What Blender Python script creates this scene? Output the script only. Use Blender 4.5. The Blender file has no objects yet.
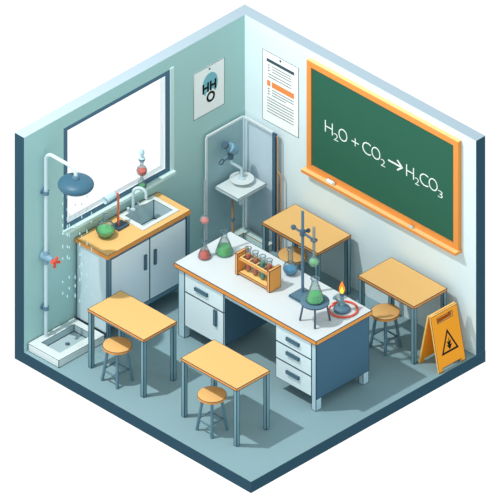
import bpy, bmesh, math, random
from mathutils import Vector, Matrix

random.seed(4)
SC = bpy.context.scene
COL = SC.collection

# World axes: u runs along the right wall (away from the corner), v along the left
# wall, z up; the inner corner of the room is the origin. World = (u, -v, z).
def P(u, v, z):
    return Vector((u, -v, z))

# ------------------------------------------------------------------ materials
def lin(c):
    c = c / 255.0
    return c / 12.92 if c <= 0.04045 else ((c + 0.055) / 1.055) ** 2.4

def rgb(r, g, b):
    return (lin(r), lin(g), lin(b), 1.0)

MATS = {}

def mat(name, col, rough=0.6, spec=0.2, metal=0.0, var=0.0, scale=8.0, emit=None):
    m = bpy.data.materials.new(name)
    m.use_nodes = True
    nt = m.node_tree
    b = nt.nodes['Principled BSDF']
    b.inputs['Base Color'].default_value = rgb(*col)
    b.inputs['Roughness'].default_value = rough
    b.inputs['Metallic'].default_value = metal
    b.inputs['Specular IOR Level'].default_value = spec
    if var > 0:
        tc = nt.nodes.new('ShaderNodeTexCoord')
        no = nt.nodes.new('ShaderNodeTexNoise')
        no.inputs['Scale'].default_value = scale
        no.inputs['Detail'].default_value = 3
        nt.links.new(tc.outputs['Object'], no.inputs['Vector'])
        mr = nt.nodes.new('ShaderNodeMapRange')
        mr.inputs['To Min'].default_value = 1.0 - var
        mr.inputs['To Max'].default_value = 1.0 + var
        nt.links.new(no.outputs['Fac'], mr.inputs['Value'])
        mx = nt.nodes.new('ShaderNodeMix')
        mx.data_type = 'RGBA'
        mx.blend_type = 'MULTIPLY'
        mx.inputs[0].default_value = 1.0
        mx.inputs[6].default_value = rgb(*col)
        nt.links.new(mr.outputs['Result'], mx.inputs[7])
        nt.links.new(mx.outputs[2], b.inputs['Base Color'])
    if emit:
        b.inputs['Emission Color'].default_value = rgb(*col)
        b.inputs['Emission Strength'].default_value = emit
    MATS[name] = m
    return m

def glass_mat(name, tint, absorb, density, fres=0.05, milk=0.0, milkc=(240, 250, 250)):
    m = bpy.data.materials.new(name)
    m.use_nodes = True
    nt = m.node_tree
    for n in list(nt.nodes):
        nt.nodes.remove(n)
    out = nt.nodes.new('ShaderNodeOutputMaterial')
    tr = nt.nodes.new('ShaderNodeBsdfTransparent')
    tr.inputs['Color'].default_value = (tint[0], tint[1], tint[2], 1)
    gl = nt.nodes.new('ShaderNodeBsdfGlossy')
    gl.inputs['Roughness'].default_value = 0.08
    gl.inputs['Color'].default_value = (0.34, 0.47, 0.53, 1)
    mx = nt.nodes.new('ShaderNodeMixShader')
    mx.inputs[0].default_value = fres
    if density > 0:               # more mirror-like at grazing angles
        lw = nt.nodes.new('ShaderNodeLayerWeight')
        lw.inputs['Blend'].default_value = 0.5
        pw = nt.nodes.new('ShaderNodeMath'); pw.operation = 'POWER'; pw.inputs[1].default_value = 2.6
        ma = nt.nodes.new('ShaderNodeMath'); ma.operation = 'MULTIPLY_ADD'
        ma.inputs[1].default_value = 0.85; ma.inputs[2].default_value = fres
        nt.links.new(lw.outputs['Facing'], pw.inputs[0])
        nt.links.new(pw.outputs[0], ma.inputs[0])
        nt.links.new(ma.outputs[0], mx.inputs[0])
    src = tr.outputs[0]
    if milk > 0:                  # faintly cloudy glass
        df = nt.nodes.new('ShaderNodeBsdfDiffuse')
        df.inputs['Color'].default_value = rgb(*milkc)
        m2 = nt.nodes.new('ShaderNodeMixShader')
        m2.inputs[0].default_value = milk
        nt.links.new(tr.outputs[0], m2.inputs[1])
        nt.links.new(df.outputs[0], m2.inputs[2])
        src = m2.outputs[0]
    nt.links.new(src, mx.inputs[1])
    nt.links.new(gl.outputs[0], mx.inputs[2])
    nt.links.new(mx.outputs[0], out.inputs['Surface'])
    if density > 0:
        va = nt.nodes.new('ShaderNodeVolumeAbsorption')
        va.inputs['Color'].default_value = (absorb[0], absorb[1], absorb[2], 1)
        va.inputs['Density'].default_value = density
        nt.links.new(va.outputs[0], out.inputs['Volume'])
    MATS[name] = m
    return m

mat('wall_paint_shaded', (172, 209, 208), 0.9, 0.0, var=0.015, scale=2)  # left wall: the wall paint with its shade mixed into the colour
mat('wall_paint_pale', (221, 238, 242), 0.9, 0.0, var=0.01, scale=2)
mat('wall_cap', (170, 188, 200), 0.9, 0.0)
mat('section_navy', (52, 80, 96), 0.9, 0.0)
mat('floor_vinyl', (139, 170, 178), 0.8, 0.05, var=0.02, scale=3)
mat('window_dark', (82, 116, 138), 0.6, 0.1)
mat('window_reveal', (246, 253, 255), 0.8, 0.1)
mat('trim_pale', (206, 232, 230), 0.8, 0.1)
mat('table_yellow', (231, 186, 119), 0.7, 0.1, var=0.02, scale=4)
mat('table_edge', (233, 154, 78), 0.7, 0.1)
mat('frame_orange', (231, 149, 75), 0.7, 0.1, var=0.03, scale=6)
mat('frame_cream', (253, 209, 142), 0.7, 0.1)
mat('board_green', (50, 100, 81), 0.9, 0.05, var=0.03, scale=3)
mat('chalk', (240, 248, 244), 0.9, 0.0)
mat('steel', (116, 154, 166), 0.5, 0.3)
mat('steel_dark', (92, 128, 148), 0.5, 0.3)
mat('stool_steel', (94, 130, 146), 0.5, 0.3)
mat('ink', (46, 66, 80), 0.9, 0.0)
mat('ink_brown', (176, 134, 96), 0.8, 0.0)
mat('bench_white', (213, 222, 226), 0.6, 0.15)
mat('cabinet_pale', (225, 242, 247), 0.7, 0.1)
mat('cabinet_post', (188, 216, 226), 0.7, 0.1)
mat('panel_blue', (73, 107, 129), 0.7, 0.1)
mat('handle_dark', (88, 122, 140), 0.5, 0.3)
mat('cab_door', (228, 242, 251), 0.7, 0.1)
mat('cab_side', (204, 223, 230), 0.7, 0.1)
mat('cab_post', (104, 140, 162), 0.7, 0.1)
mat('ceramic', (218, 228, 228), 0.4, 0.3)
mat('basin', (176, 198, 203), 0.5, 0.2)
mat('chrome', (200, 220, 228), 0.35, 0.5)
mat('shower_blue', (58, 100, 122), 0.45, 0.35)
mat('valve_blue', (128, 164, 184), 0.5, 0.3)
mat('red_plastic', (226, 92, 70), 0.5, 0.2)
mat('orange_tube', (236, 116, 80), 0.5, 0.2)
mat('iron', (88, 122, 142), 0.5, 0.3)
mat('iron_dark', (74, 98, 116), 0.5, 0.3)
mat('black', (34, 38, 38), 0.9, 0.0)
mat('paper', (250, 252, 250), 0.9, 0.0)
mat('poster_grey', (246, 250, 250), 0.9, 0.0)
mat('poster_teal', (128, 190, 204), 0.9, 0.0)
mat('print_dark', (66, 88, 98), 0.9, 0.0)
mat('print_orange', (240, 144, 80), 0.9, 0.0)
mat('sign_orange', (255, 160, 34), 0.6, 0.15)
mat('sign_edge', (252, 206, 122), 0.6, 0.15)
mat('copper', (196, 150, 112), 0.5, 0.3)
mat('liquid_green', (84, 204, 104), 0.35, 0.3)
mat('liquid_green_dark', (66, 180, 100), 0.35, 0.3)
mat('liquid_red', (255, 84, 52), 0.35, 0.3)
mat('liquid_orange', (255, 108, 58), 0.35, 0.3)
mat('liquid_teal', (70, 184, 164), 0.35, 0.3)
mat('liquid_blue', (44, 154, 204), 0.35, 0.3)
mat('rack_wood', (232, 160, 84), 0.7, 0.1, var=0.05, scale=14)
mat('rack_cream', (250, 206, 130), 0.7, 0.1, var=0.04, scale=14)
mat('scope_blue', (124, 166, 188), 0.4, 0.4)
mat('flame_orange', (240, 120, 50), 0.9, 0.0, emit=0.75)
mat('flame_yellow', (255, 205, 70), 0.9, 0.0, emit=0.8)
glass_mat('flask_glass', (0.97, 0.985, 0.985), (0.05, 0.20, 0.26), 15.0, 0.05, milk=0.05)
glass_mat('tube_glass', (0.985, 0.99, 0.99), (0.05, 0.20, 0.26), 22.0, 0.06, milk=0.11)
glass_mat('pane_glass', (0.985, 0.985, 0.995), (0.5, 0.7, 0.75), 0.0, 0.02, milk=0.10, milkc=(215, 230, 244))
glass_mat('window_glass', (0.99, 0.995, 1.0), (1, 1, 1), 0.0, 0.02)
mat('water', (196, 232, 238), 0.3, 0.5)

# ------------------------------------------------------------------ mesh builder
INKW = 0.0065

class MB:
    def __init__(self):
        self.bm = bmesh.new()
        self.mats = []
        self.ol = []          # faces that get a dark drawn border
        self.olr = []         # face regions that get a border round the region

    def mi(self, name):
        if name not in self.mats:
            self.mats.append(name)
        return self.mats.index(name)

    def face(self, vs, m, smooth=False, ol=False):
        try:
            f = self.bm.faces.new(vs)
        except ValueError:
            return None
        f.material_index = self.mi(m)
        f.smooth = smooth
        if ol:
            self.ol.append(f)
        return f

    def hexa(self, b, t, m, top=None, ol=True, bottom=None):
        vb = [self.bm.verts.new(p) for p in b]
        vt = [self.bm.verts.new(p) for p in t]
        self.face(list(reversed(vb)), bottom or m, ol=ol)
        self.face(vt, top or m, ol=ol)
        n = len(b)
        for i in range(n):
            self.face([vb[i], vb[(i + 1) % n], vt[(i + 1) % n], vt[i]], m, ol=ol)

    def box(self, u0, u1, v0, v1, z0, z1, m, top=None, ol=True):
        q = [(u0, v1), (u1, v1), (u1, v0), (u0, v0)]
        self.hexa([P(u, v, z0) for u, v in q], [P(u, v, z1) for u, v in q], m, top, ol)

    def prism(self, pts, off, m, cap=None, ol=True):
        off = Vector(off)
        self.hexa([Vector(p) for p in pts], [Vector(p) + off for p in pts], m, cap, ol, bottom=cap)

    def lathe(self, prof, c, m=None, seg=28, axis=None, smooth=True):
        """prof: (r, h[, material]) up the axis; the material is that of the band above the point."""
        c = Vector(c)
        if axis is None:
            ex, ey, ez = Vector((1, 0, 0)), Vector((0, 1, 0)), Vector((0, 0, 1))
        else:
            ez = Vector(axis).normalized()
            ex = ez.orthogonal().normalized()
            ey = ez.cross(ex)
        rings = []
        for p in prof:
            r, h = p[0], p[1]
            if r < 1e-6:
                rings.append([self.bm.verts.new(c + ez * h)])
            else:
                rings.append([self.bm.verts.new(c + ez * h + (ex * math.cos(a) + ey * math.sin(a)) * r)
                              for a in [2 * math.pi * i / seg for i in range(seg)]])
        for k in range(len(rings) - 1):
            A, B = rings[k], rings[k + 1]
            mm = prof[k][2] if len(prof[k]) > 2 else m
            for i in range(seg):
                j = (i + 1) % seg
                if len(A) == 1 and len(B) == 1:
                    continue
                if len(A) == 1:
                    self.face([A[0], B[j], B[i]], mm, smooth)
                elif len(B) == 1:
                    self.face([A[i], A[j], B[0]], mm, smooth)
                else:
                    self.face([A[i], A[j], B[j], B[i]], mm, smooth)

    def tube(self, path, r, m, seg=10, closed=False, smooth=True):
        pts = [Vector(p) for p in path]
        n = len(pts)
        rs = r if isinstance(r, (list, tuple)) else [r] * n
        tang = []
        for i in range(n):
            if closed:
                t = pts[(i + 1) % n] - pts[i - 1]
            else:
                t = pts[min(i + 1, n - 1)] - pts[max(i - 1, 0)]
            tang.append(t.normalized())
        ex = tang[0].orthogonal().normalized()
        rings = []
        for i in range(n):
            t = tang[i]
            ex = (ex - t * ex.dot(t))
            ex = ex.normalized() if ex.length > 1e-6 else t.orthogonal().normalized()
            ey = t.cross(ex)
            rings.append([self.bm.verts.new(pts[i] + (ex * math.cos(a) + ey * math.sin(a)) * rs[i])
                          for a in [2 * math.pi * k / seg for k in range(seg)]])
        last = n if closed else n - 1
        for i in range(last):
            A, B = rings[i], rings[(i + 1) % n]
            for k in range(seg):
                self.face([A[k], A[(k + 1) % seg], B[(k + 1) % seg], B[k]], m, smooth)
        if not closed:
            self.face(list(reversed(rings[0])), m)
            self.face(rings[-1], m)

    def grid(self, O, ex, ey, nz, xs, ys, holes, front, side=None, back=None, edge_mats=None, ol=False):
        """A plate with rectangular holes, one connected body. nz: thickness vector to the front."""
        O, ex, ey, nz = Vector(O), Vector(ex), Vector(ey), Vector(nz)
        side = side or front
        back = back or front
        edge_mats = edge_mats or {}
        nx, ny = len(xs) - 1, len(ys) - 1
        F, B = {}, {}
        def vf(i, j):
            if (i, j) not in F:
                F[(i, j)] = self.bm.verts.new(O + ex * xs[i] + ey * ys[j] + nz)
            return F[(i, j)]
        def vb(i, j):
            if (i, j) not in B:
                B[(i, j)] = self.bm.verts.new(O + ex * xs[i] + ey * ys[j])
            return B[(i, j)]
        full = lambda i, j: 0 <= i < nx and 0 <= j < ny and (i, j) not in holes
        reg = []
        for i in range(nx):
            for j in range(ny):
                if not full(i, j):
                    continue
                reg.append(self.face([vf(i, j), vf(i + 1, j), vf(i + 1, j + 1), vf(i, j + 1)], front))
                self.face([vb(i, j), vb(i, j + 1), vb(i + 1, j + 1), vb(i + 1, j)], back)
                for (di, dj, a, b, key, hk) in ((-1, 0, (i, j + 1), (i, j), 'left', 'hole'),
                                            (1, 0, (i + 1, j), (i + 1, j + 1), 'right', 'hole'),
                                            (0, -1, (i, j), (i + 1, j), 'bottom', 'hole'),
                                            (0, 1, (i + 1, j + 1), (i, j + 1), 'top', 'hole')):
                    if not full(i + di, j + dj):
                        inside = 0 <= i + di < nx and 0 <= j + dj < ny
                        mm = edge_mats.get('hole' if inside else key, side)
                        self.face([vb(*a), vb(*b), vf(*b), vf(*a)], mm)
        if ol:
            self.olr.append(reg)

    def build(self, name, parent=None, bevel=0.0, ink='ink', inkw=INKW):
        bm = self.bm
        bmesh.ops.recalc_face_normals(bm, faces=bm.faces)
        if self.ol or self.olr:
            k = self.mi(ink)
            for f in self.ol:
                if not f.is_valid:
                    continue
                short = min(e.calc_length() for e in f.edges)
                w = min(inkw, short * 0.16)
                r = bmesh.ops.inset_individual(bm, faces=[f], thickness=w, use_even_offset=True)
                for g in r['faces']:
                    g.material_index = k
            for reg in self.olr:
                r = bmesh.ops.inset_region(bm, faces=[f for f in reg if f], thickness=inkw,
                                           use_even_offset=True, use_boundary=True)
                for g in r['faces']:
                    g.material_index = k
        for e in bm.edges:
            if len(e.link_faces) == 2 and e.calc_face_angle(0) > 0.7:
                e.smooth = False
        me = bpy.data.meshes.new(name)
        bm.to_mesh(me)
        bm.free()
        for n in self.mats:
            me.materials.append(MATS[n])
        o = bpy.data.objects.new(name, me)
        COL.objects.link(o)
        if parent is not None:
            o.parent = parent
        return o

def tag(o, label, cat, group=None):
    o['label'] = label
    o['category'] = cat
    if group:
        o['group'] = group
    return o

def thing(name, label, cat, loc=(0, 0, 0), group=None, rotz=0.0):
    o = bpy.data.objects.new(name, None)
    COL.objects.link(o)
    o.location = P(*loc)
    o.rotation_euler = (0, 0, rotz)
    return tag(o, label, cat, group)

def struct(o):
    o['kind'] = 'structure'
    return o

def kids(o):
    return [c for c in bpy.data.objects if c.parent == o]

def dup(o, parent=None):
    c = o.copy()
    COL.objects.link(c)
    if parent is not None:
        c.parent = parent
    for k in kids(o):
        dup(k, c)
    return c

def text_mesh(body, size, m, name, parent, origin, xdir, ydir, offset=0.0, thick=0.002, sx=1.0, center=False):
    """Lettering as thin solid geometry: baseline origin, writing direction, up direction."""
    cu = bpy.data.curves.new('lettering', 'FONT')
    cu.body = body
    cu.size = size
    cu.offset = offset
    cu.extrude = thick / 2
    cu.resolution_u = 6
    if center:
        cu.align_x = 'CENTER'
    tmp = bpy.data.objects.new('lettering', cu)
    COL.objects.link(tmp)
    dg = bpy.context.evaluated_depsgraph_get()
    me = bpy.data.meshes.new_from_object(tmp.evaluated_get(dg))
    bpy.data.objects.remove(tmp)
    bpy.data.curves.remove(cu)
    X, Y = Vector(xdir).normalized(), Vector(ydir).normalized()
    N = X.cross(Y)
    for v in me.vertices:
        p = v.co.copy()
        v.co = Vector(origin) + X * (p.x * sx) + Y * p.y + N * p.z
    me.materials.clear()
    me.materials.append(MATS[m])
    for f in me.polygons:
        f.material_index = 0
        f.use_smooth = False
    o = bpy.data.objects.new(name, me)
    COL.objects.link(o)
    if parent is not None:
        o.parent = parent
    return o

# ------------------------------------------------------------------ room shell
H = 2.795
T = 0.143
VA = 3.376                       # length of the left wall
RU = 3.498                       # length of the right wall
TILT = math.atan2(0.0375, 3.498)  # the right wall is a hair out of square

b = MB()
pts = [(-T, -T - 0.002), (-T, VA), (0, VA), (3.51, 3.416), (RU, -0.0375), (RU + 0.002, -0.0375 - T)]
b.hexa([P(u, v, -0.147) for u, v in pts], [P(u, v, 0) for u, v in pts], 'section_navy', top='floor_vinyl', ol=False)
struct(b.build('floor'))

# left wall with the window opening (v 1.20..2.72, z 1.36..2.58)
b = MB()
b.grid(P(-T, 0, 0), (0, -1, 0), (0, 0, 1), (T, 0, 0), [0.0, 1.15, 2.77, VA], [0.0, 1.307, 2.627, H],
       {(1, 1)}, 'wall_paint_shaded', side='section_navy', back='section_navy',
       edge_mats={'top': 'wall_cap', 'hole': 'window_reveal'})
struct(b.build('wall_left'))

# right wall (a frame of its own, turned by TILT)
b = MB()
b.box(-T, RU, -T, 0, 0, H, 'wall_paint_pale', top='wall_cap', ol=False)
for f in b.bm.faces:
    f.normal_update()
for f in b.bm.faces:
    c = f.calc_center_median()
    if abs(c.x - RU) < 1e-4 or abs(c.y - T) < 1e-4:
        f.material_index = b.mi('section_navy')
o = b.build('wall_right')
o.rotation_euler = (0, 0, TILT)
struct(o)

# window
win = bpy.data.objects.new('window_1', None)
COL.objects.link(win)
struct(win)
b = MB()
b.grid(P(-0.062, 0, 0), (0, -1, 0), (0, 0, 1), (0.066, 0, 0), [1.152, 1.222, 2.715, 2.768], [1.309, 1.375, 2.580, 2.625],
       {(1, 1)}, 'window_dark', side='window_dark', back='window_dark', edge_mats={'hole': 'window_reveal'})
struct(b.build('window_frame', win))
b = MB()
b.box(-0.075, -0.063, 1.155, 2.765, 1.312, 2.622, 'window_glass', ol=False)
struct(b.build('window_pane', win))
b = MB()
b.box(0.0, 0.052, 1.10, 2.79, 1.268, 1.306, 'trim_pale', ol=False)
struct(b.build('window_sill', win))
b = MB()
b.box(0.0, 0.012, 1.092, 1.148, 1.307, 2.64, 'trim_pale', ol=False)
struct(b.build('window_casing', win))

# ------------------------------------------------------------------ chalkboard
cb = thing('chalkboard', 'large green chalkboard in orange wooden frame with a chalk ledge', 'chalkboard', (0, 0, 0), rotz=TILT)
b = MB()
b.grid(P(0, 0.002, 0), (1, 0, 0), (0, 0, 1), (0, -0.05, 0), [0.985, 1.05, 3.205, 3.278], [1.285, 1.348, 2.625, 2.700],
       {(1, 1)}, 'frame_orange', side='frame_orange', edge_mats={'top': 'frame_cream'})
b.build('board_frame', cb)
b = MB()
b.box(1.052, 3.203, 0.004, 0.034, 1.35, 2.623, 'board_green', ol=False)
b.build('writing_surface', cb)
b = MB()
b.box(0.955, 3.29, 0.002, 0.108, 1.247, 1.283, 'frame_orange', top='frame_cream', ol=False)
b.build('chalk_ledge', cb)
vb_ = 0.0355
def chalk(ch, px0, px1, base, hgt, name):
    u0 = ((px0 - 244.8) / 65.4 + 0.035) / 1.0107
    u1 = ((px1 - 244.8) / 65.4 + 0.035) / 1.0107
    o = text_mesh(ch, 1.0, 'chalk', name, cb, (0, 0, 0), (1, 0, 0), (0, 0, 1), -0.018, 0.003)
    xs = [v.co.x for v in o.data.vertices]
    zs = [v.co.z for v in o.data.vertices]
    kx = (u1 - u0) / (max(xs) - min(xs))
    kz = hgt / (max(zs) - min(zs))
    x0, z0 = min(xs), min(zs)
    for v in o.data.vertices:
        v.co = Vector((u0 + (v.co.x - x0) * kx, -vb_ + v.co.y, base + (v.co.z - z0) * kz))
    return o
BL = 1.880
CAP = 0.150
for ch, a, c, base, h in [('H', 325.0, 332.8, BL, CAP), ('2', 333.6, 338.2, BL - 0.045, 0.088), ('O', 338.6, 347.3, BL - 0.003, CAP + 0.006),
                          ('+', 351.6, 358.9, BL + 0.02, 0.10), ('C', 362.4, 370.9, BL - 0.003, CAP + 0.006), ('O', 371.6, 380.3, BL - 0.003, CAP + 0.006),
                          ('2', 380.6, 385.2, BL - 0.045, 0.088), ('H', 406.2, 414.0, BL, CAP), ('2', 414.8, 419.2, BL - 0.045, 0.088),
                          ('C', 419.8, 428.4, BL - 0.003, CAP + 0.006), ('O', 428.8, 437.6, BL - 0.003, CAP + 0.006), ('3', 438.0, 442.6, BL - 0.045, 0.088)]:
    chalk(ch, a, c, base, h, 'chalk_character')
b = MB()
w = lambda px: ((px - 244.8) / 65.4 + 0.035) / 1.0107
def stroke(pa, pb, r=0.010):
    a, c = Vector((pa[0], 0, pa[1])), Vector((pb[0], 0, pb[1]))
    d = (c - a).normalized()
    n = Vector((-d.z, 0, d.x)) * r
    off = Vector((0, -vb_ + 0.0015, 0))
    b.prism([a - n + off, c - n + off, c + n + off, a + n + off], (0, -0.003, 0), 'chalk', ol=False)
ax0, ax1, az = w(388.2), w(402.2), BL + 0.076
stroke((ax0, az), (ax1, az))
stroke((ax1 - 0.075, az + 0.065), (ax1 + 0.006, az - 0.004))
stroke((ax1 - 0.075, az - 0.065), (ax1 + 0.006, az + 0.004))
b.build('chalk_arrow', cb)

def board_stick(name, u, length, r, m, label):
    b = MB()
    b.lathe([(0, -length / 2), (r * 0.8, -length / 2), (r, -length / 2 + r * 0.3, 'ink'), (r, -length / 2 + r * 0.5, m),
             (r, length / 2 - r * 0.5, 'ink'), (r, length / 2 - r * 0.3), (r * 0.8, length / 2), (0, length / 2)],
            (0, 0, 0), m, seg=14, axis=(1, 0, 0))
    o = b.build(name)
    o.location = Matrix.Rotation(TILT, 3, 'Z') @ P(u, 0.082, 1.2835 + r)
    o.rotation_euler = (0, 0, TILT)
    return tag(o, label, 'chalk')
board_stick('chalk_stick', 1.376, 0.115, 0.0215, 'chalk', 'thick white piece of chalk lying near left end of chalkboard ledge')
board_stick('chalk_stub', 2.60, 0.055, 0.013, 'cabinet_post', 'tiny grey chalk stub lying near right end of chalkboard ledge')

# ------------------------------------------------------------------ wall sheets
ws = thing('molecule_sign', 'pale HHO molecule poster with blue oval on the teal wall', 'poster', (0, 0, 0))
b = MB()
b.box(0.001, 0.006, 0.315, 0.789, 1.787, 2.393, 'poster_grey')
b.build('sheet', ws)
def disc_on_left(name, v, z, rv, rz, u, m, hole=None):
    b = MB()
    n = 40
    ring = [(math.cos(2 * math.pi * i / n), math.sin(2 * math.pi * i / n)) for i in range(n)]
    b.prism([P(u, v + c * rv, z + s * rz) for c, s in ring], (0.0012, 0, 0), m, ol=False)
    return b.build(name, ws)
disc_on_left('blue_oval', 0.538, 2.145, 0.118, 0.155, 0.0062, 'poster_teal')
disc_on_left('white_circle', 0.536, 1.990, 0.083, 0.095, 0.0074, 'poster_grey')
disc_on_left('pin_hole', 0.545, 2.352, 0.013, 0.013, 0.0062, 'ink')
text_mesh('H', 0.166, 'black', 'letter', ws, P(0.0085, 0.660, 2.070), (0, 1, 0), (0, 0, 1), 0.006, sx=0.90)
text_mesh('H', 0.166, 'black', 'letter', ws, P(0.0085, 0.548, 2.070), (0, 1, 0), (0, 0, 1), 0.006, sx=0.90)
text_mesh('O', 0.178, 'black', 'letter', ws, P(0.0098, 0.596, 1.927), (0, 1, 0), (0, 0, 1), 0.006, sx=0.90)

nt_ = thing('notice_sheet', 'white printed notice sheet with an orange bar left of the chalkboard', 'notice', (0, 0, 0), rotz=TILT)
b = MB()
b.box(0.272, 0.820, 0.001, 0.006, 1.572, 2.487, 'paper')
b.build('sheet', nt_)
KX, KZ = 0.548 / 182, 0.915 / 353
def nbox(b, x0, x1, r0, r1, m):
    b.box(0.272 + (x0 - 38) * KX, 0.272 + (x1 - 38) * KX, 0.0062, 0.0078, 2.487 - r1 * KZ, 2.487 - r0 * KZ, m, ol=False)
b = MB(); nbox(b, 60, 198, 35, 50, 'print_dark'); b.build('heading_bar', nt_)
b = MB(); nbox(b, 86, 197, 143, 170, 'print_orange'); b.build('orange_bar', nt_)
b = MB(); nbox(b, 62, 78, 143, 170, 'print_orange'); b.build('orange_square', nt_)
b = MB()
b.prism([P(0.545 + 0.014 * math.cos(a), 0.0062, 2.447 + 0.014 * math.sin(a)) for a in [i * math.pi / 8 for i in range(16)]],
        (0, -0.0015, 0), 'ink', ol=False)
b.build('pin_hole', nt_)
b = MB()
for r in (64, 77, 90):
    nbox(b, 66, 74, r, r + 4.5, 'print_dark'); nbox(b, 86, 184, r, r + 3, 'print_dark')
for r in (108, 122):
    nbox(b, 68, 184, r, r + 3, 'print_dark')
for r, e in ((182, 196), (195, 196), (208, 156)):
    nbox(b, 66, 74, r, r + 4.5, 'print_dark'); nbox(b, 86, e, r, r + 3, 'print_dark')
for r in (228, 242, 256, 270, 284, 298):
    nbox(b, 62, 195, r, r + 3, 'print_dark')
o = b.build('printed_lines', nt_)
o['kind'] = 'stuff'

# ------------------------------------------------------------------ tables and stools
TW, TD, TH = 0.858, 0.510, 0.758
def make_table(label, u, v):
    t = thing('student_table', label, 'table', (u, v, 0), 'yellow-topped student tables')
    b = MB()
    b.box(-TW / 2, TW / 2, -TD / 2, TD / 2, TH - 0.034, TH, 'table_edge', top='table_yellow')
    b.build('tabletop', t)
    b = MB()
    z0, z1 = TH - 0.072, TH - 0.0345
    i = 0.03
    b.grid(P(-TW / 2 + i, TD / 2 - i, z0), (1, 0, 0), (0, 1, 0), (0, 0, z1 - z0),
           [0, 0.022, TW - 2 * i - 0.022, TW - 2 * i], [0, 0.022, TD - 2 * i - 0.022, TD - 2 * i], {(1, 1)}, 'steel')
    b.build('frame', t)
    for su, sv in ((-1, 1), (1, 1), (1, -1), (-1, -1)):
        b = MB()
        cu, cv = su * (TW / 2 - 0.029), sv * (TD / 2 - 0.028)
        b.box(cu - 0.024, cu + 0.024, cv - 0.024, cv + 0.024, 0.0, TH - 0.0345, 'steel')
        b.build('leg', t)
    return t
tb = make_table('yellow-topped student table beside the shower tray and the sink cabinet', 1.115, 2.835)
for (u, v, lb) in ((2.499, 2.796, 'yellow-topped student table nearest the front, in front of the white bench'),
                   (1.260, 0.317, 'yellow-topped student table by the wall next to the glass corner screen'),
                   (2.727, 0.313, 'yellow-topped student table beside the orange warning sign')):
    c = dup(tb)
    c.location = P(u, v, 0)
    c['label'] = lb

def make_stool(label, u, v):
    t = thing('stool', label, 'stool', (u, v, 0), 'round wooden stools with grey legs')
    b = MB()
    b.lathe([(0, 0.430), (0.150, 0.430, 'table_edge'), (0.158, 0.434, 'table_edge'), (0.160, 0.460, 'ink'), (0.160, 0.4635, 'ink'), (0.1555, 0.465, 'table_yellow'),
             (0, 0.465)], (0, 0, 0), 'table_edge', seg=40)
    b.build('seat', t)
    legs = []
    for a in (45, 135, 225, 315):
        ca, sa = math.cos(math.radians(a)), math.sin(math.radians(a))
        p0, p1 = Vector((ca * 0.163, sa * 0.163, 0)), Vector((ca * 0.098, sa * 0.098, 0.4295))
        legs.append((p0, p1))
        b = MB()
        b.tube([p0, p1], 0.0175, 'stool_steel', seg=10)
        b.build('leg', t)
    for k in range(4):
        f = 0.30 if k % 2 == 0 else 0.36
        a = legs[k][0].lerp(legs[k][1], f)
        c = legs[(k + 1) % 4][0].lerp(legs[(k + 1) % 4][1], f)
        b = MB()
        b.tube([a, c], 0.010, 'stool_steel', seg=8)
        b.build('rung', t)
    return t
st = make_stool('round wooden stool pulled up to the table near the shower tray', 1.095, 3.045)
for (u, v, lb) in ((2.498, 3.000, 'round wooden stool pulled up to the table nearest the front'),
                   (2.690, 0.540, 'round wooden stool beside the bench end, at the table by the warning sign'),
                   (1.200, 0.472, 'round wooden stool behind the bench, under the table by the glass screen')):
    c = dup(st)
    c.location = P(u, v, 0)
    c['label'] = lb
    for k in kids(c):
        pass

# ------------------------------------------------------------------ laboratory bench
BZ = 0.940
be = thing('laboratory_bench', 'large white-topped laboratory bench with orange edges, drawers and a blue end panel', 'bench', (0, 0, 0))
b = MB()
b.box(0.903, 3.075, 1.125, 1.985, BZ - 0.058, BZ, 'table_edge', top='bench_white')
b.build('benchtop', be)
UB = BZ - 0.0585
for (u0, u1, v0, v1) in ((0.942, 1.036, 1.87, 1.957), (2.978, 3.045, 1.87, 1.957), (2.978, 3.045, 1.15, 1.236), (0.942, 1.036, 1.15, 1.236)):
    b = MB()
    b.box(u0, u1, v0, v1, 0, UB, 'cabinet_post')
    b.build('leg', be)
b = MB()
b.box(3.0455, 3.052, 1.150, 1.957, 0.155, UB, 'panel_blue')
b.build('end_panel', be)
b = MB()
b.box(0.945, 1.03, 1.2365, 1.8695, 0.165, UB, 'cabinet_pale')
b.build('end_panel', be)
b = MB()
b.box(1.633, 2.428, 1.912, 1.945, UB - 0.075, UB, 'cabinet_post')
b.build('apron_rail', be)
b = MB()
b.box(1.0365, 1.625, 1.16, 1.935, 0.170, UB, 'panel_blue')
b.build('pedestal', be)
b = MB()
b.box(2.436, 2.9775, 1.16, 1.935, 0.165, UB, 'panel_blue')
b.build('pedestal', be)
def front(name, u0, u1, z0, z1, hu, hz, horiz=True):
    b = MB()
    b.box(u0, u1, 1.9355, 1.957, z0, z1, 'cabinet_pale')
    f = b.build(name, be)
    b = MB()
    if horiz:
        b.box(hu - 0.098, hu + 0.098, 1.9575, 1.980, hz - 0.020, hz + 0.020, 'handle_dark')
    else:
        b.box(hu - 0.022, hu + 0.022, 1.9575, 1.980, hz - 0.10, hz + 0.10, 'handle_dark')
    b.build('handle', f)
front('drawer', 1.038, 1.632, 0.617, UB - 0.018, 1.300, 0.735)
front('cupboard_door', 1.038, 1.632, 0.170, 0.612, 1.515, 0.500, False)
front('drawer', 2.430, 2.976, 0.645, UB - 0.012, 2.70, 0.750)
front('drawer', 2.430, 2.976, 0.425, 0.640, 2.70, 0.565)
front('drawer', 2.430, 2.976, 0.165, 0.420, 2.70, 0.318)

# ------------------------------------------------------------------ sink cabinet
CZ = 1.130
VC0, VC1 = 1.335, 2.612
sc_ = thing('sink_cabinet', 'grey two-door sink cabinet with yellow worktop and white basin under the window', 'cabinet', (0, 0, 0))
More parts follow.
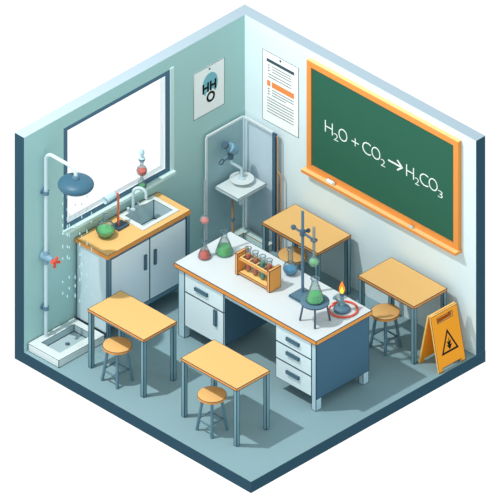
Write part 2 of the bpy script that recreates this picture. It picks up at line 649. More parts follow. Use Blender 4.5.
# sink outline
SU0, SU1, SV0, SV1 = 0.035, 0.436, 1.440, 1.990
BU0, BU1, BV0, BV1 = 0.100, 0.390, 1.490, 1.935
b = MB()
b.grid(P(0.012, VC1, CZ - 0.05), (1, 0, 0), (0, 1, 0), (0, 0, 0.05), [0, SU0 + 0.02 - 0.012, SU1 - 0.02 - 0.012, 0.500],
       [0, VC1 - SV1 + 0.02, VC1 - SV0 - 0.02, VC1 - VC0], {(1, 1)}, 'table_yellow', side='table_edge', back='table_edge', ol=True)
b.build('worktop', sc_)
b = MB()   # basin: rim, walls and floor in one shell
def ringv(u0, u1, v0, v1, z):
    return [b.bm.verts.new(P(u, v, z)) for u, v in ((u0, v1), (u1, v1), (u1, v0), (u0, v0))]
R = [ringv(SU0, SU1, SV0, SV1, CZ + 0.001), ringv(SU0, SU1, SV0, SV1, CZ + 0.014), ringv(BU0, BU1, BV0, BV1, CZ + 0.014),
     ringv(BU0 + 0.02, BU1 - 0.02, BV0 + 0.02, BV1 - 0.02, CZ - 0.21), ringv(BU0, BU1, BV0, BV1, CZ - 0.225)]
rim_faces = []
for k, mm in ((0, 'ceramic'), (1, 'ceramic'), (2, 'basin')):
    for i in range(4):
        b.face([R[k][i], R[k][(i + 1) % 4], R[k + 1][(i + 1) % 4], R[k + 1][i]], mm, ol=(k == 2))
b.face(R[3], 'basin', ol=True)
out = ringv(BU0 - 0.015, BU1 + 0.015, BV0 - 0.015, BV1 + 0.015, CZ + 0.001)
for i in range(4):
    b.face([R[0][(i + 1) % 4], R[0][i], out[i], out[(i + 1) % 4]], 'ceramic')
    b.face([out[(i + 1) % 4], out[i], R[4][i], R[4][(i + 1) % 4]], 'ceramic')
b.face(list(reversed(R[4])), 'ceramic')
bs = b.build('sink_basin', sc_)
b = MB()
b.lathe([(0, 0), (0.022, 0), (0.022, 0.006), (0, 0.006)], P(0.26, 1.71, CZ - 0.2095), 'handle_dark', seg=16)
b.build('drain', bs)
# carcass
b = MB()
UBc = CZ - 0.0505
b.box(0.03, 0.480, VC1 - 0.035, VC1 - 0.015, 0.10, UBc, 'cab_side')
b.build('side_panel', sc_)
b = MB()
b.box(0.03, 0.480, VC0 + 0.015, VC0 + 0.035, 0.10, UBc, 'cab_side')
b.build('side_panel', sc_)
b = MB()
b.box(0.03, 0.465, VC0 + 0.036, VC1 - 0.036, 0.16, 0.18, 'cab_post')
b.build('bottom_panel', sc_)
for u0, v0 in ((0.480, VC1 - 0.064), (0.480, VC0 + 0.014), (0.03, VC1 - 0.064), (0.03, VC0 + 0.014)):
    b = MB()
    if u0 > 0.1:
        b.box(0.4805, 0.504, v0, v0 + 0.050, 0.0, UBc, 'cab_post')
    else:
        b.box(u0, u0 + 0.04, v0, v0 + 0.05, 0.0, 0.099, 'cab_post')
    b.build('leg', sc_)
b = MB()
b.box(0.471, 0.493, VC0 + 0.065, VC1 - 0.065, 0.185, 0.245, 'cab_post')
b.build('bottom_rail', sc_)
b = MB()
b.box(0.471, 0.493, VC0 + 0.065, VC1 - 0.065, UBc - 0.03, UBc, 'cab_post')
b.build('top_rail', sc_)
vm = (VC0 + VC1) / 2 - 0.02
for (v0, v1, hv) in ((vm + 0.002, VC1 - 0.067, vm + 0.075), (VC0 + 0.067, vm - 0.002, vm - 0.075)):
    b = MB()
    b.box(0.475, 0.500, v0, v1, 0.247, UBc - 0.032, 'cab_door')
    d = b.build('door', sc_)
    b = MB()
    b.box(0.5005, 0.520, hv - 0.017, hv + 0.017, 0.68, 0.87, 'handle_dark')
    b.build('door_handle', d)

# faucet on the sink rim
fa = thing('faucet', 'chrome gooseneck tap with two small handles on the sink rim', 'tap', (0.082, 1.79, CZ + 0.015))
b = MB()
b.lathe([(0, 0), (0.030, 0), (0.030, 0.012), (0.018, 0.03), (0, 0.03)], (0, 0, 0), 'chrome', seg=16)
b.build('base', fa)
b = MB()
path = [P(0, 0, 0.03), P(0, 0, 0.22)]
for i in range(1, 11):
    a = math.pi * i / 10
    path.append(P(0.062 - 0.062 * math.cos(a), -0.062 * (1 - math.cos(a)) * 0.6, 0.22 + 0.075 * math.sin(a)))
path.append(P(0.124, -0.0744, 0.17))
b.tube(path, 0.0165, 'chrome', seg=12)
b.build('spout', fa)
for s in (-1, 1):
    b = MB()
    b.tube([P(0, s * 0.028, 0.018), P(0, s * 0.075, 0.018), P(0, s * 0.075, 0.06)], [0.012, 0.012, 0.016], 'chrome', seg=10)
    b.build('handle', fa)

# ------------------------------------------------------------------ glassware
def shell(b, prof, c, m='flask_glass', t=0.0075, seg=28):
    """A thin-walled vessel: outer profile from the base centre to the lip, then back down inside."""
    inner = []
    for i in range(len(prof) - 1, 0, -1):
        r, h = prof[i]
        inner.append((max(r - t, 0.001), h if i == len(prof) - 1 else h))
    inner.append((0, prof[0][1] + t))
    b.lathe([(0, prof[0][1])] + [p for p in prof if p[0] > 0] + inner, c, m, seg=seg)

def inner_r(prof, z):
    for (r0, h0), (r1, h1) in zip(prof, prof[1:]):
        if h0 <= z <= h1 and h1 > h0:
            return r0 + (r1 - r0) * (z - h0) / (h1 - h0)
    return prof[0][0]

def liquid(b, prof, c, m, top, t=0.0090, z0=0.0095, seg=28):
    n = 9
    pts = [(0, z0)]
    for i in range(n + 1):
        z = z0 + (top - z0) * i / n
        pts.append((max(inner_r(prof, z) - t, 0.001), z))
    pts.append((0, top))
    b.lathe(pts, c, m, seg=seg)

def erlen(R, h, rn):
    s = 0.70 * h
    return [(R * 0.93, 0), (R, 0.012), (R * 0.97, 0.035), (R * 0.72, s * 0.55), (rn * 1.25, s * 0.96), (rn, s * 1.06), (rn, h - 0.012), (rn * 1.18, h - 0.006), (rn * 1.18, h)]

def roundf(R, h, rn, flat=0.35):
    pr = []
    cz = R * math.cos(flat)
    a0 = flat
    a1 = math.pi - math.asin(min(0.99, rn / R)) 
    for i in range(13):
        a = a0 + (a1 - a0) * i / 12
        pr.append((R * math.sin(a), cz - R * math.cos(a)))
    pr += [(rn, h - 0.014), (rn * 1.22, h - 0.008), (rn * 1.22, h)]
    return pr

def flask(name, label, prof, loc, liq, top, cat='flask', rim=True):
    t = thing(name, label, cat, loc)
    b = MB(); shell(b, prof, (0, 0, 0)); b.build('glass_body', t)
    b = MB(); liquid(b, prof, (0, 0, 0), liq, top); b.build('liquid', t)
    if rim:
        r, h = prof[-1]
        b = MB()
        b.tube([Vector((r * math.cos(a), r * math.sin(a), h)) for a in [i * math.pi / 12 for i in range(24)]], 0.0042, 'handle_dark', seg=6, closed=True)
        b.build('rim', t)
    return t

e = 0.0012
flask('conical_flask', 'small conical flask of red liquid with a long pipette standing in it', erlen(0.074, 0.212, 0.024), (1.068, 1.683, BZ + e), 'liquid_red', 0.072)
flask('conical_flask', 'green conical flask standing between the red flask and the test tube rack', erlen(0.100, 0.288, 0.033), (1.163, 1.475, BZ + e), 'liquid_green', 0.095)
flask('round_flask', 'round flask of blue liquid behind the retort stand on the bench', roundf(0.083, 0.315, 0.030), (1.950, 1.253, BZ + e), 'liquid_blue', 0.075)
flask('round_flask', 'large round flask of green liquid beside the desk lamp on the worktop', roundf(0.106, 0.275, 0.031), (0.222, 2.352, CZ + e), 'liquid_green', 0.095)
flask('conical_flask', 'green conical flask resting on the blue tripod ring', erlen(0.103, 0.285, 0.040), (2.776, 1.703, BZ + 0.262), 'liquid_green', 0.088)

# pipette in the red flask
def pipette(name, label, loc, prof, liq, l0, l1):
    t = thing(name, label, 'pipette', loc)
    b = MB()
    shell(b, [p for p in prof if p[0] > 0], (0, 0, 0), m='tube_glass', t=0.006, seg=16)
    b.build('glass_tube', t)
    b = MB()
    n = 10
    pts = [(0, l0)]
    for i in range(n + 1):
        z = l0 + (l1 - l0) * i / n
        pts.append((max(inner_r([(p[0], p[1]) for p in prof], z) - 0.0075, 0.002), z))
    pts.append((0, l1))
    b.lathe(pts, (0, 0, 0), liq, seg=20)
    b.build('liquid', t)
    b = MB()
    for s in (-1, 1):
        pass
    return t
def bulb(cz, R, rt, lo, hi, n=12):
    a = math.asin(rt / R)
    pr = [(0, lo), (rt * 0.8, lo), (rt, lo + 0.01)]
    for i in range(n + 1):
        t = a + (math.pi - 2 * a) * i / n
        pr.append((R * math.sin(t), cz - R * math.cos(t)))
    pr += [(rt, hi - 0.012), (rt * 0.8, hi - 0.003), (0, hi)]
    return pr
pp = bulb(0.486, 0.055, 0.0145, 0.085, 1.010)
pipette('pipette', 'tall glass bulb pipette standing upright in the small red flask', (1.068, 1.683, BZ + e), pp, 'liquid_red', 0.438, 0.490)

# separatory flask on the sill
sf = thing('stacked_bulb_flask', 'small stoppered double-bulb flask of red and green liquid before the window', 'flask', (0.030, 1.604, 1.3075))
sf.scale = (1.08, 1.08, 1.14)
pr = [(0.03, 0), (0.045, 0.012), (0.048, 0.04), (0.036, 0.085), (0.016, 0.11), (0.015, 0.14)]
for i in range(9):
    a = 0.3 + (math.pi - 0.62) * i / 8
    pr.append((0.056 * math.sin(a), 0.205 - 0.056 * math.cos(a)))
pr += [(0.019, 0.30), (0.026, 0.305), (0.026, 0.325)]
b = MB(); shell(b, pr, (0, 0, 0), seg=24); b.build('glass_body', sf)
b = MB(); liquid(b, pr, (0, 0, 0), 'liquid_green_dark', 0.042); b.build('liquid', sf)
b = MB(); liquid(b, pr, (0, 0, 0), 'liquid_red', 0.215, z0=0.153); b.build('liquid', sf)
b = MB()
b.lathe([(0, 0.30), (0.016, 0.30), (0.028, 0.3255, 'handle_dark'), (0.034, 0.328, 'handle_dark'), (0.034, 0.348), (0.014, 0.355), (0.014, 0.375), (0.026, 0.395), (0.026, 0.425), (0.014, 0.447), (0, 0.45)],
        (0, 0, 0), 'cabinet_post', seg=18)
b.build('stopper', sf)

# ------------------------------------------------------------------ test tube rack
RK = (1.548, 1.590)
rk = thing('test_tube_rack', 'orange wooden test tube rack in the middle of the white bench', 'rack', (0, 0, BZ + e))
for (u0, u1) in ((1.528, 1.568), (2.016, 2.056)):
    b = MB()
    b.box(u0, u1, 1.500, 1.678, 0, 0.275, 'rack_wood')
    b.build('end_panel', rk)
tubes_u = [1.640, 1.750, 1.860, 1.962]
def rail(z0, z1, m):
    xs = [0.0]
    for u in tubes_u:
        xs += [u - 0.042 - 1.5685, u + 0.042 - 1.5685]
    xs.append(2.0155 - 1.5685)
    b = MB()
    b.grid(P(1.5685, 1.665, z0), (1, 0, 0), (0, 1, 0), (0, 0, z1 - z0), xs, [0, 0.036, 0.120, 0.150],
           {(i, 1) for i in (1, 3, 5, 7)}, m, side='rack_wood', ol=True)
    return b.build('shelf', rk)
rail(0.205, 0.232, 'rack_cream')
b = MB(); b.box(1.5685, 2.0155, 1.515, 1.665, 0.018, 0.046, 'rack_wood', top='rack_cream'); b.build('shelf', rk)
for u, m, lv, lb in ((1.640, 'liquid_red', 0.215, 'test tube of dark red liquid at the left end of the rack'),
                     (1.750, 'liquid_orange', 0.205, 'test tube of orange-red liquid, second from left in the rack'),
                     (1.860, 'liquid_teal', 0.225, 'test tube of teal-green liquid in the wooden rack'),
                     (1.962, 'liquid_orange', 0.235, 'test tube of orange-red liquid at the right end of the rack')):
    t = thing('test_tube', lb, 'test tube', (u, 1.587, BZ + e + 0.047), 'test tubes in the wooden rack')
    R_ = 0.033
    prof = [(R_ * math.sin(a), R_ - R_ * math.cos(a)) for a in [0.15, 0.5, 0.9, 1.3]] + [(R_, 0.05), (R_, 0.29), (R_ * 1.12, 0.293), (R_ * 1.12, 0.302)]
    b = MB(); shell(b, prof, (0, 0, 0), seg=20); b.build('glass_body', t)
    b = MB(); liquid(b, prof, (0, 0, 0), m, lv, seg=20); b.build('liquid', t)
    b = MB()
    b.tube([Vector((0.036 * math.cos(a), 0.036 * math.sin(a), 0.302)) for a in [i * math.pi / 10 for i in range(20)]], 0.0038, 'handle_dark', seg=6, closed=True)
    b.build('rim', t)

# ------------------------------------------------------------------ retort stand, clamped pipette, tripod, burner
rs = thing('retort_stand', 'tall blue-grey retort stand with a clamp, standing behind the tripod', 'stand', (2.317, 1.433, BZ + e))
b = MB()
b.box(-0.062, 0.20, -0.07, 0.150, 0, 0.028, 'iron')
b.build('base_plate', rs)
b = MB()
b.tube([P(0, 0, 0.0285), P(0, 0, 1.075)], 0.0165, 'iron', seg=12)
b.build('rod', rs)
b = MB()
zc = 0.795
b.lathe([(0, -0.03), (0.034, -0.03), (0.034, 0.03), (0, 0.03)], P(0, 0.0, zc), 'iron_dark', seg=14)
b.tube([P(-0.035, 0, zc), P(-0.115, 0, zc + 0.006)], 0.012, 'iron_dark')
b.tube([P(0.034, 0, zc), P(0.142, 0, zc - 0.012)], 0.014, 'iron_dark')
cl = b.build('clamp', rs)
b = MB()
b.lathe([(0, -0.032), (0.022, -0.022), (0.032, 0), (0.022, 0.022), (0, 0.032)], P(-0.140, 0, zc + 0.006), 'iron_dark', seg=14)
b.build('clamp_knob', cl)
b = MB()
b.lathe([(0, -0.026), (0.020, -0.018), (0.026, 0), (0.020, 0.018), (0, 0.026)], P(0.025, -0.062, zc + 0.012), 'iron_dark', seg=14)
b.tube([P(0.01, -0.030, zc + 0.006), P(0.025, -0.062, zc + 0.012)], 0.011, 'iron_dark')
b.build('clamp_screw', cl)
b = MB()
b.tube([P(0.173 + 0.030 * math.cos(a), 0.030 * math.sin(a), zc - 0.014) for a in [i * math.pi / 10 for i in range(20)]], 0.0105, 'iron_dark', seg=8, closed=True)
b.build('clamp_ring', cl)

pq = bulb(0.062, 0.062, 0.0175, 0.0, 0.520)
pq = [(0, 0.001)] + pq[3:]
hold = thing('clamped_pipette', 'glass pipette with a green bulb held upright in the retort clamp', 'pipette', (2.490, 1.433, 1.380))
b = MB(); shell(b, [p for p in pq if p[0] > 0], (0, 0, 0), m='tube_glass', t=0.006, seg=20); b.build('glass_tube', hold)
b = MB(); liquid(b, pq[1:], (0, 0, 0), 'liquid_green', 0.072, t=0.0085, z0=0.012, seg=20); b.build('liquid', hold)
b = MB(); b.tube([P(0, 0, 0.18), P(0, 0, 0.50)], 0.005, 'ink', seg=8); b.build('scale_line', hold)

tp = thing('tripod', 'blue iron tripod ring on dark legs at the right end of the bench', 'tripod', (2.776, 1.703, BZ + e))
zt = 0.2585
b = MB()
b.lathe([(0, zt - 0.030), (0.10, zt - 0.030), (0.148, zt - 0.030), (0.158, zt - 0.022), (0.158, zt - 0.004, 'iron'), (0.150, zt, 'iron'), (0, zt)], (0, 0, 0), 'iron_dark', seg=44)
b.build('ring', tp)
s2 = math.sqrt(0.5)
for (au, av) in ((-s2, s2), (s2, s2), (s2, -s2)):
    b = MB()
    b.tube([P(au * 0.162, av * 0.162, 0.004), P(au * 0.125, av * 0.125, zt - 0.031)], [0.012, 0.0105], 'iron_dark', seg=8)
    b.build('leg', tp)
b = MB()
b.lathe([(0, zt - 0.085), (0.012, zt - 0.08), (0.06, zt - 0.0305), (0, zt - 0.0305)], P(0.035, 0.035, 0), 'red_plastic', seg=16)
b.build('red_cone', tp)

bu = thing('gas_burner', 'lit gas burner with a red hose loop at the right bench corner', 'burner', (2.840, 1.355, BZ + e))
b = MB()
b.lathe([(0, 0), (0.088, 0), (0.095, 0.008), (0.095, 0.022), (0.08, 0.042), (0.035, 0.058), (0, 0.058)], (0, 0, 0), 'iron', seg=28)
b.build('base', bu)
b = MB()
b.lathe([(0, 0.058), (0.026, 0.058), (0.026, 0.085), (0.022, 0.088), (0.022, 0.19, 'iron_dark'), (0.025, 0.192, 'iron_dark'), (0.025, 0.225, 'iron_dark'), (0, 0.225)], (0, 0, 0), 'steel', seg=18)
br = b.build('barrel', bu)
b = MB()
b.tube([P(-0.012, 0.015, 0.10), P(-0.050, 0.055, 0.155)], [0.012, 0.012], 'steel')
b.lathe([(0, -0.012), (0.022, -0.012), (0.022, 0.012), (0, 0.012)], P(-0.054, 0.059, 0.165), 'steel', seg=12, axis=(-1, -1, 1.2))
b.build('air_valve', bu)
b = MB()
hp = []
for i in range(33):
    a = math.radians(200 - 345 * i / 32)
    hp.append(P(0.012 + 0.155 * math.cos(a), -0.012 + 0.155 * math.sin(a), 0.013))
hp = [P(-0.06, 0.06, 0.07), P(-0.095, 0.085, 0.04)] + [P(0.012 + 0.155 * math.cos(math.radians(a)), -0.010 + 0.155 * math.sin(math.radians(a)), 0.0125) for a in range(128, -190, -10)] + [P(-0.10, 0.012, 0.02), P(-0.086, 0.01, 0.03)]
b.tube(hp, 0.0115, 'red_plastic', seg=10)
b.build('gas_hose', bu)
b = MB()
b.lathe([(0, 0.226), (0.024, 0.235), (0.034, 0.262), (0.030, 0.295), (0.018, 0.335), (0.006, 0.365), (0, 0.378)], (0, 0, 0), 'flame_orange', seg=18)
fl_ = b.build('flame', bu)
b = MB()
b.lathe([(0, 0.236), (0.015, 0.245), (0.020, 0.265), (0.014, 0.295), (0.004, 0.322), (0, 0.328)], P(0.024, 0.024, 0), 'flame_yellow', seg=16)
b.build('flame_core', fl_)

# ------------------------------------------------------------------ desk lamp on the worktop
dl = thing('desk_lamp', 'small desk lamp with orange stem and white head on the sink worktop', 'lamp', (0.185, 2.100, CZ + e))
b = MB()
b.box(-0.055, 0.075, -0.075, 0.085, 0, 0.022, 'iron_dark')
b.build('base', dl)
b = MB()
path = [P(0, 0.02, 0.0225), P(0, 0.02, 0.40)]
for i in range(1, 7):
    a = math.pi / 2 * i / 6
    path.append(P(0, 0.02 + 0.04 * (1 - math.cos(a)), 0.40 + 0.045 * math.sin(a)))
path.append(P(0, 0.085, 0.445))
b.tube(path, 0.0125, 'orange_tube', seg=10)
b.build('stem', dl)
b = MB()
b.lathe([(0, 0), (0.030, 0), (0.038, 0.02), (0.041, 0.155, 'ink'), (0.041, 0.162), (0.034, 0.16), (0, 0.145)], P(0, 0.072, 0.445), 'cabinet_post', seg=22, axis=(0, -1, -0.06))
b.build('lamp_head', dl)

# ------------------------------------------------------------------ shower
tr = thing('shower_tray', 'white square shower tray with sunken basin on the floor at far left', 'shower tray', (0, 0, 0))
b = MB()
def tring(u0, u1, v0, v1, z):
    return [b.bm.verts.new(P(u, v, z)) for u, v in ((u0, v1), (u1, v1), (u1, v0), (u0, v0))]
TRZ = 0.100
A0 = tring(0.012, 0.480, 2.626, 3.325, 0.0)
A1 = tring(0.012, 0.480, 2.626, 3.325, TRZ)
A2 = tring(0.100, 0.385, 2.710, 3.215, TRZ)
A3 = tring(0.104, 0.381, 2.714, 3.211, 0.012)
for X, Y, mm, ol in ((A0, A1, 'ceramic', True), (A1, A2, 'ceramic', False), (A2, A3, 'basin', True)):
    for i in range(4):
        f = b.face([X[i], X[(i + 1) % 4], Y[(i + 1) % 4], Y[i]], mm, ol=ol)
b.face(A3, 'basin', ol=True)
b.face(list(reversed(A0)), 'ceramic')
tro = b.build('tray_body', tr)
b = MB()
b.lathe([(0, 0), (0.026, 0), (0.026, 0.01), (0.012, 0.02), (0, 0.022)], P(0.235, 2.945, 0.0125), 'iron_dark', seg=18)
b.build('drain', tr)

sh = thing('shower', 'safety shower with round blue head on a bent pipe, standing at the tray', 'shower', (0.055, 3.095, TRZ + 0.0008))
zo = -TRZ
b = MB()
RP = 0.0215
path = [P(0, 0, 0.0), P(0, 0, 2.40 + zo)]
for i in range(1, 9):
    a = math.pi / 2 * i / 8
    path.append(P(0.10 * (1 - math.cos(a)), 0, 2.40 + zo + 0.10 * math.sin(a)))
path.append(P(0.36, 0, 2.50 + zo))
for i in range(1, 9):
    a = math.pi / 2 * i / 8
    path.append(P(0.36 + 0.095 * math.sin(a), 0, 2.50 + zo - 0.075 * (1 - math.cos(a))))
path.append(P(0.457, 0, 2.395 + zo))
b.tube(path, RP, 'chrome', seg=14)
b.build('pipe', sh)
b = MB()
b.lathe([(0, 0.0), (0.040, 0.0), (0.040, 0.022), (0.028, 0.045), (0, 0.045)], P(0.457, 0, 2.372 + zo), 'steel_dark', seg=20)
b.build('collar', sh)
b = MB()
zh = 2.300 + zo
prof = []
for i in range(15):
    a = math.pi * i / 14
    hh = 0.075 if a > math.pi / 2 else 0.085
    r = 0.198 * (abs(math.sin(a)) ** 0.8)
    prof.append((r if 0 < i < 14 else 0, -math.cos(a) * hh))
b.lathe(prof, P(0.457, 0, zh), 'shower_blue', seg=40)
b.build('shower_head', sh)
def bracket(z):
    b = MB()
    b.tube([P(-0.053, 0, z), P(-0.022, 0, z)], 0.014, 'steel_dark')
    b.lathe([(0, 0), (0.040, 0), (0.040, 0.012), (0.02, 0.02), (0, 0.02)], P(-0.0535, 0, z), 'steel_dark', seg=16, axis=(1, 0, 0))
    b.lathe([(RP + 0.001, -0.022), (0.034, -0.022), (0.034, 0.022), (RP + 0.001, 0.022)], P(0, 0, z), 'steel_dark', seg=18)
    b.build('wall_bracket', sh)
bracket(1.975 + zo)
bracket(0.472 + zo)
b = MB()
zv = 1.135 + zo
b.lathe([(RP + 0.001, -0.085), (0.030, -0.085), (0.032, -0.05), (0.038, 0.0), (0.032, 0.06), (0.030, 0.085), (RP + 0.001, 0.085)], P(0, 0, zv), 'valve_blue', seg=20)
b.lathe([(0, -0.0535), (0.045, -0.0535), (0.056, -0.04), (0.050, -0.02), (0.042, 0.02), (0.036, 0.06), (0.026, 0.10), (0, 0.10)], P(0, 0, zv), 'valve_blue', seg=20, axis=(1, 0, 0))
vb2 = b.build('valve_body', sh)
b = MB()
b.tube([P(0.10, 0, zv), P(0.155, 0, zv)], 0.020, 'red_plastic', seg=12)
for a in (20, 110, 200, 290):
    ca, sa = math.cos(math.radians(a)), math.sin(math.radians(a))
    b.tube([P(0.145, ca * 0.012, zv + sa * 0.012), P(0.150, ca * 0.062, zv + sa * 0.062)], [0.012, 0.019], 'red_plastic', seg=10)
b.build('cross_handle', vb2)

# falling water
b = MB()
for du, dv in ((-0.11, 0.09), (-0.07, 0.03), (-0.01, 0.0), (0.04, -0.05), (0.09, -0.08), (0.11, -0.13), (-0.03, 0.10), (0.08, 0.02)):
    z = 2.17 - 0.1 * random.random()
    while z > 0.80:
        ln = 0.018 + 0.016 * random.random()
        if random.random() < 0.85:
            b.lathe([(0, -ln), (0.0065, -ln * 0.5), (0.006, ln * 0.4), (0, ln)], P(0.512 + du, 3.095 + dv, z), 'water', seg=8)
        z -= 0.10 + 0.07 * random.random()
o = b.build('shower_water')
o['kind'] = 'stuff'
tag(o, 'scattered pale drops of water falling below the shower head', 'water')

# ------------------------------------------------------------------ glass corner screen with shelf
fh = thing('glass_corner_screen', 'glass screen with pale shelf and copper pipes standing in the room corner', 'fume screen', (0, 0.02, 0))
GZ = 1.535
b = MB(); b.box(0.040, 0.050, 0.062, 0.600, 0.085, GZ - 0.024, 'pane_glass', ol=False); b.build('glass_pane', fh)
b = MB(); b.box(0.062, 0.500, 0.040, 0.050, 0.085, GZ - 0.024, 'pane_glass', ol=False); b.build('glass_pane', fh)
b = MB(); b.box(0.036, 0.056, 0.0625, 0.612, GZ - 0.0235, GZ, 'bench_white', ol=False); b.build('top_rail', fh)
b = MB(); b.box(0.0625, 0.500, 0.036, 0.056, GZ - 0.0235, GZ, 'bench_white', ol=False); b.build('top_rail', fh)
b = MB(); b.box(0.038, 0.054, 0.6005, 0.626, 0.02, GZ - 0.024, 'bench_white', ol=False); b.build('edge_strip', fh)
b = MB(); b.box(0.5005, 0.552, 0.034, 0.062, 0.0, GZ - 0.005, 'panel_blue', ol=True); b.build('post', fh)
b = MB(); b.box(0.045, 0.0618, 0.045, 0.0618, 0.085, GZ, 'cabinet_pale', ol=False); b.build('corner_post', fh)
b = MB()
b.prism([P(u, v, 0.0) for u, v in ((0.03, 0.03), (0.5, 0.03), (0.5, 0.13), (0.13, 0.13), (0.13, 0.6), (0.03, 0.6))], (0, 0, 0.084), 'trim_pale')
b.build('base_curb', fh, ink='ink_brown')
b = MB()
b.box(0.066, 0.420, 0.070, 0.500, 0.798, 0.838, 'ceramic')
b.build('shelf', fh, ink='steel')
b = MB()
b.tube([P(0.150, 0.315, 0.0005), P(0.150, 0.315, 0.7975)], 0.0135, 'copper', seg=10)
b.lathe([(0, -0.018), (0.022, -0.018), (0.022, 0.018), (0, 0.018)], P(0.150, 0.315, 0.36), 'steel_dark', seg=14)
b.build('support_pipe', fh)
b = MB()
b.lathe([(0, 0.690), (0.014, 0.692), (0.022, 0.705), (0.022, 0.7975), (0, 0.7975)], P(0.360, 0.405, 0), 'ceramic', seg=16)
b.build('drain_stub', fh)
b = MB()
b.tube([P(0.572, 0.050, 0.010), P(0.572, 0.050, 1.47), P(0.568, 0.050, 1.50), P(0.556, 0.050, 1.515)], 0.0085, 'copper', seg=8)
b.build('copper_pipe', fh)
b = MB()
b.tube([P(0.572, 0.052, 1.06), P(0.600, 0.048, 1.045), P(0.622, 0.046, 1.00), P(0.622, 0.046, 0.010)], 0.0085, 'copper', seg=8)
b.build('copper_pipe', fh)

# microscope on the shelf
ms = thing('microscope', 'blue tilted microscope head on a bent arm rising from a white round dish', 'microscope', (0.215, 0.262, 0.8385))
b = MB()
b.lathe([(0, 0), (0.045, 0), (0.055, 0.012), (0.10, 0.030), (0.132, 0.050), (0.134, 0.055, 'ceramic'), (0.128, 0.056), (0.04, 0.050), (0, 0.050)], (0, 0, 0), 'ceramic', seg=36)
b.build('dish', ms)
b = MB()
b.lathe([(0, 0.0505), (0.042, 0.0505), (0.040, 0.066), (0, 0.068)], (0, 0, 0), 'chrome', seg=18)
b.build('foot', ms)
b = MB()
b.tube([P(0, 0, 0.066), P(0, 0, 0.155), P(-0.006, 0.006, 0.185), P(-0.06, 0.06, 0.235), P(-0.082, 0.082, 0.262), P(-0.085, 0.085, 0.32)], 0.0155, 'chrome', seg=12)
b.build('arm', ms)
b = MB()
b.lathe([(0, -0.045), (0.032, -0.045), (0.034, 0.03), (0.026, 0.05), (0, 0.05)], P(-0.085, 0.085, 0.355), 'iron_dark', seg=16)
b.build('joint', ms)
ax = Vector((-0.05, -0.70, 0.62)).normalized()
cpt = P(-0.080, 0.080, 0.445)
b = MB()
b.lathe([(0, -0.10), (0.038, -0.10), (0.058, -0.075), (0.058, 0.035), (0.040, 0.048), (0.036, 0.10, 'iron_dark'), (0.042, 0.102, 'iron_dark'), (0.042, 0.135, 'iron_dark'), (0.03, 0.137, 'iron_dark'), (0, 0.132)],
        cpt, 'scope_blue', seg=24, axis=ax)
b.build('eyepiece_tube', ms)
b = MB()
b.tube([P(-0.090, 0.118, 0.325), P(-0.095, 0.180, 0.318)], 0.008, 'iron_dark')
b.tube([P(-0.096, 0.210 + 0.032 * math.cos(a), 0.318 + 0.032 * math.sin(a)) for a in [i * math.pi / 8 for i in range(16)]], 0.007, 'iron_dark', seg=6, closed=True)
b.build('focus_wheel', ms)

# ------------------------------------------------------------------ warning sign
sg = thing('warning_sign', 'orange folding floor sign with a black triangle symbol beside the wall', 'sign', (0, 0, 0))
AP = Vector(P(3.316, 0, 0.672))
sw = 0.408
def panel(name, foot_u, s):
    ft = P(foot_u, 0, 0.0)
    up = (AP - ft)
    L = up.length
    ey = up.normalized()
    ex = Vector((0, 1, 0))                    # along -v
    n = ex.cross(ey).normalized()
    if n.x * s < 0:
        n = -n
    th = 0.020
    O = ft + Vector((0, -0.503, 0)) + n * (0.004 if s > 0 else 0.004)
    b = MB()
    b.grid(O, ex, ey, n * th, [0, 0.066, 0.090, 0.318, 0.342, sw], [0.0, 0.036, L - 0.115, L - 0.055, L - 0.008],
           {(1, 0), (2, 0), (3, 0), (2, 2)} | ({(1, 2)} if False else set()), 'sign_orange', side='sign_edge', ol=True)
    o = b.build(name, sg)
    return o, O, ex, ey, n * th, n, L
o1, O1, ex1, ey1, nt1, n1, L1 = panel('front_panel', 3.452, 1)
panel('rear_panel', 3.180, -1)
b = MB()
b.tube([AP + Vector((0, -0.50 + 0.02, -0.008)), AP + Vector((0, -0.50 + 0.09, -0.008))], 0.0075, 'sign_edge', seg=8)
b.build('hinge', sg)
def pt(x, y, k=0.0):
    return O1 + ex1 * (x + 0.016) + ey1 * (y + 0.018) + nt1 + n1 * (0.0008 + k)
b = MB()
tri = [(0.062, 0.165), (0.318, 0.165), (0.190, 0.440)]
cx, cy = 0.190, 0.258
tin = [(cx + (x - cx) * 0.76, cy + (y - cy) * 0.76) for x, y in tri]
for i in range(3):
    j = (i + 1) % 3
    b.prism([pt(*tri[i]), pt(*tri[j]), pt(*tin[j]), pt(*tin[i])], n1 * 0.0015, 'black', ol=False)
b.build('triangle_symbol', sg)
b = MB()
arrow = [(0.190, 0.192), (0.232, 0.250), (0.206, 0.246), (0.224, 0.300), (0.204, 0.278), (0.196, 0.338), (0.184, 0.280), (0.160, 0.302), (0.176, 0.248), (0.152, 0.256)]
b.prism([pt(*p) for p in arrow], n1 * 0.0015, 'black', ol=False)
b.build('arrow_symbol', sg)

# ------------------------------------------------------------------ camera
E = math.asin(0.558)
cam = bpy.data.cameras.new('camera')
cam.type = 'ORTHO'
cam.ortho_scale = 500 / 92.49
cam.clip_end = 200
co = bpy.data.objects.new('camera', cam)
COL.objects.link(co)
tgt = P(0.3246, 0.2452, 0)
d = Vector((math.cos(E) * math.sqrt(0.5), -math.cos(E) * math.sqrt(0.5), math.sin(E)))
co.location = tgt + d * 14
co.rotation_euler = (-d).to_track_quat('-Z', 'Y').to_euler()
SC.camera = co

# ------------------------------------------------------------------ light
key = bpy.data.lights.new('key_light', 'POINT')  # added unseen key light, set so the left wall throws no shadow inside
key.energy = 2280
key.color = (1.0, 0.985, 0.96)
key.shadow_soft_size = 0.10
ko = bpy.data.objects.new('key_light', key)
COL.objects.link(ko)
ko.location = P(0.06, 5.6, 9.3)

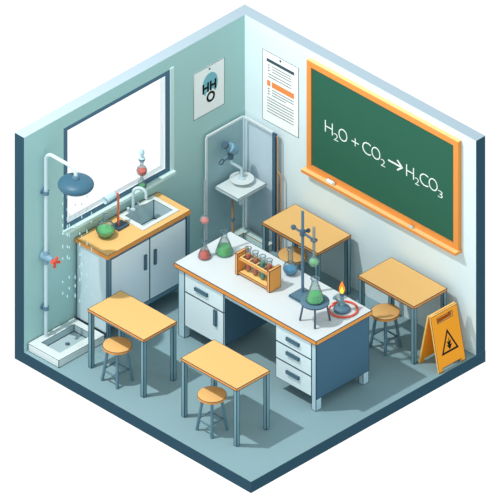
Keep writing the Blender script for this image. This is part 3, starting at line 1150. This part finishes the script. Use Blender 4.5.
wd = bpy.data.worlds.new('studio')
SC.world = wd
wd.use_nodes = True
nt = wd.node_tree
for n in list(nt.nodes):
    nt.nodes.remove(n)
out = nt.nodes.new('ShaderNodeOutputWorld')
bg = nt.nodes.new('ShaderNodeBackground')
tc = nt.nodes.new('ShaderNodeTexCoord')
def dotmap(vec, a, c):
    dn = nt.nodes.new('ShaderNodeVectorMath'); dn.operation = 'DOT_PRODUCT'
    dn.inputs[1].default_value = Vector(vec).normalized()
    nt.links.new(tc.outputs['Generated'], dn.inputs[0])
    mr = nt.nodes.new('ShaderNodeMapRange'); mr.interpolation_type = 'SMOOTHSTEP'
    mr.inputs['From Min'].default_value = a
    mr.inputs['From Max'].default_value = c
    nt.links.new(dn.outputs['Value'], mr.inputs['Value'])
    return mr.outputs['Result']
def mixc(fac, a, bcol):
    mx = nt.nodes.new('ShaderNodeMix'); mx.data_type = 'RGBA'
    nt.links.new(fac, mx.inputs[0])
    if isinstance(a, tuple): mx.inputs[6].default_value = a
    else: nt.links.new(a, mx.inputs[6])
    if isinstance(bcol, tuple): mx.inputs[7].default_value = bcol
    else: nt.links.new(bcol, mx.inputs[7])
    return mx.outputs[2]
DIM = (0.74, 0.88, 0.90, 1)       # the right-hand side of the studio is dim
SIDE = (1.0, 1.0, 1.0, 1)      # the left-hand side and overhead
WHITE = (1.0, 1.0, 1.0, 1)        # the white sweep behind and below
c1 = mixc(dotmap((1, 0.0, 0), -0.35, 0.55), SIDE, DIM)
OVER = (0.52, 0.57, 0.58, 1)      # and it is dimmer overhead
c1 = mixc(dotmap((0, 0, 1), 0.25, 0.85), c1, OVER)
c2 = mixc(dotmap(-d, 0.30, 0.75), c1, WHITE)
nt.links.new(c2, bg.inputs['Color'])
bg.inputs['Strength'].default_value = 1.0
nt.links.new(bg.outputs[0], out.inputs['Surface'])

# ------------------------------------------------------------------ view
vs = SC.view_settings
vs.view_transform = 'Standard'
vs.look = 'None'
vs.exposure = 0.2
vs.gamma = 1.0
vs.use_curve_mapping = False
SC.cycles.transparent_max_bounces = 40
SC.cycles.max_bounces = 8
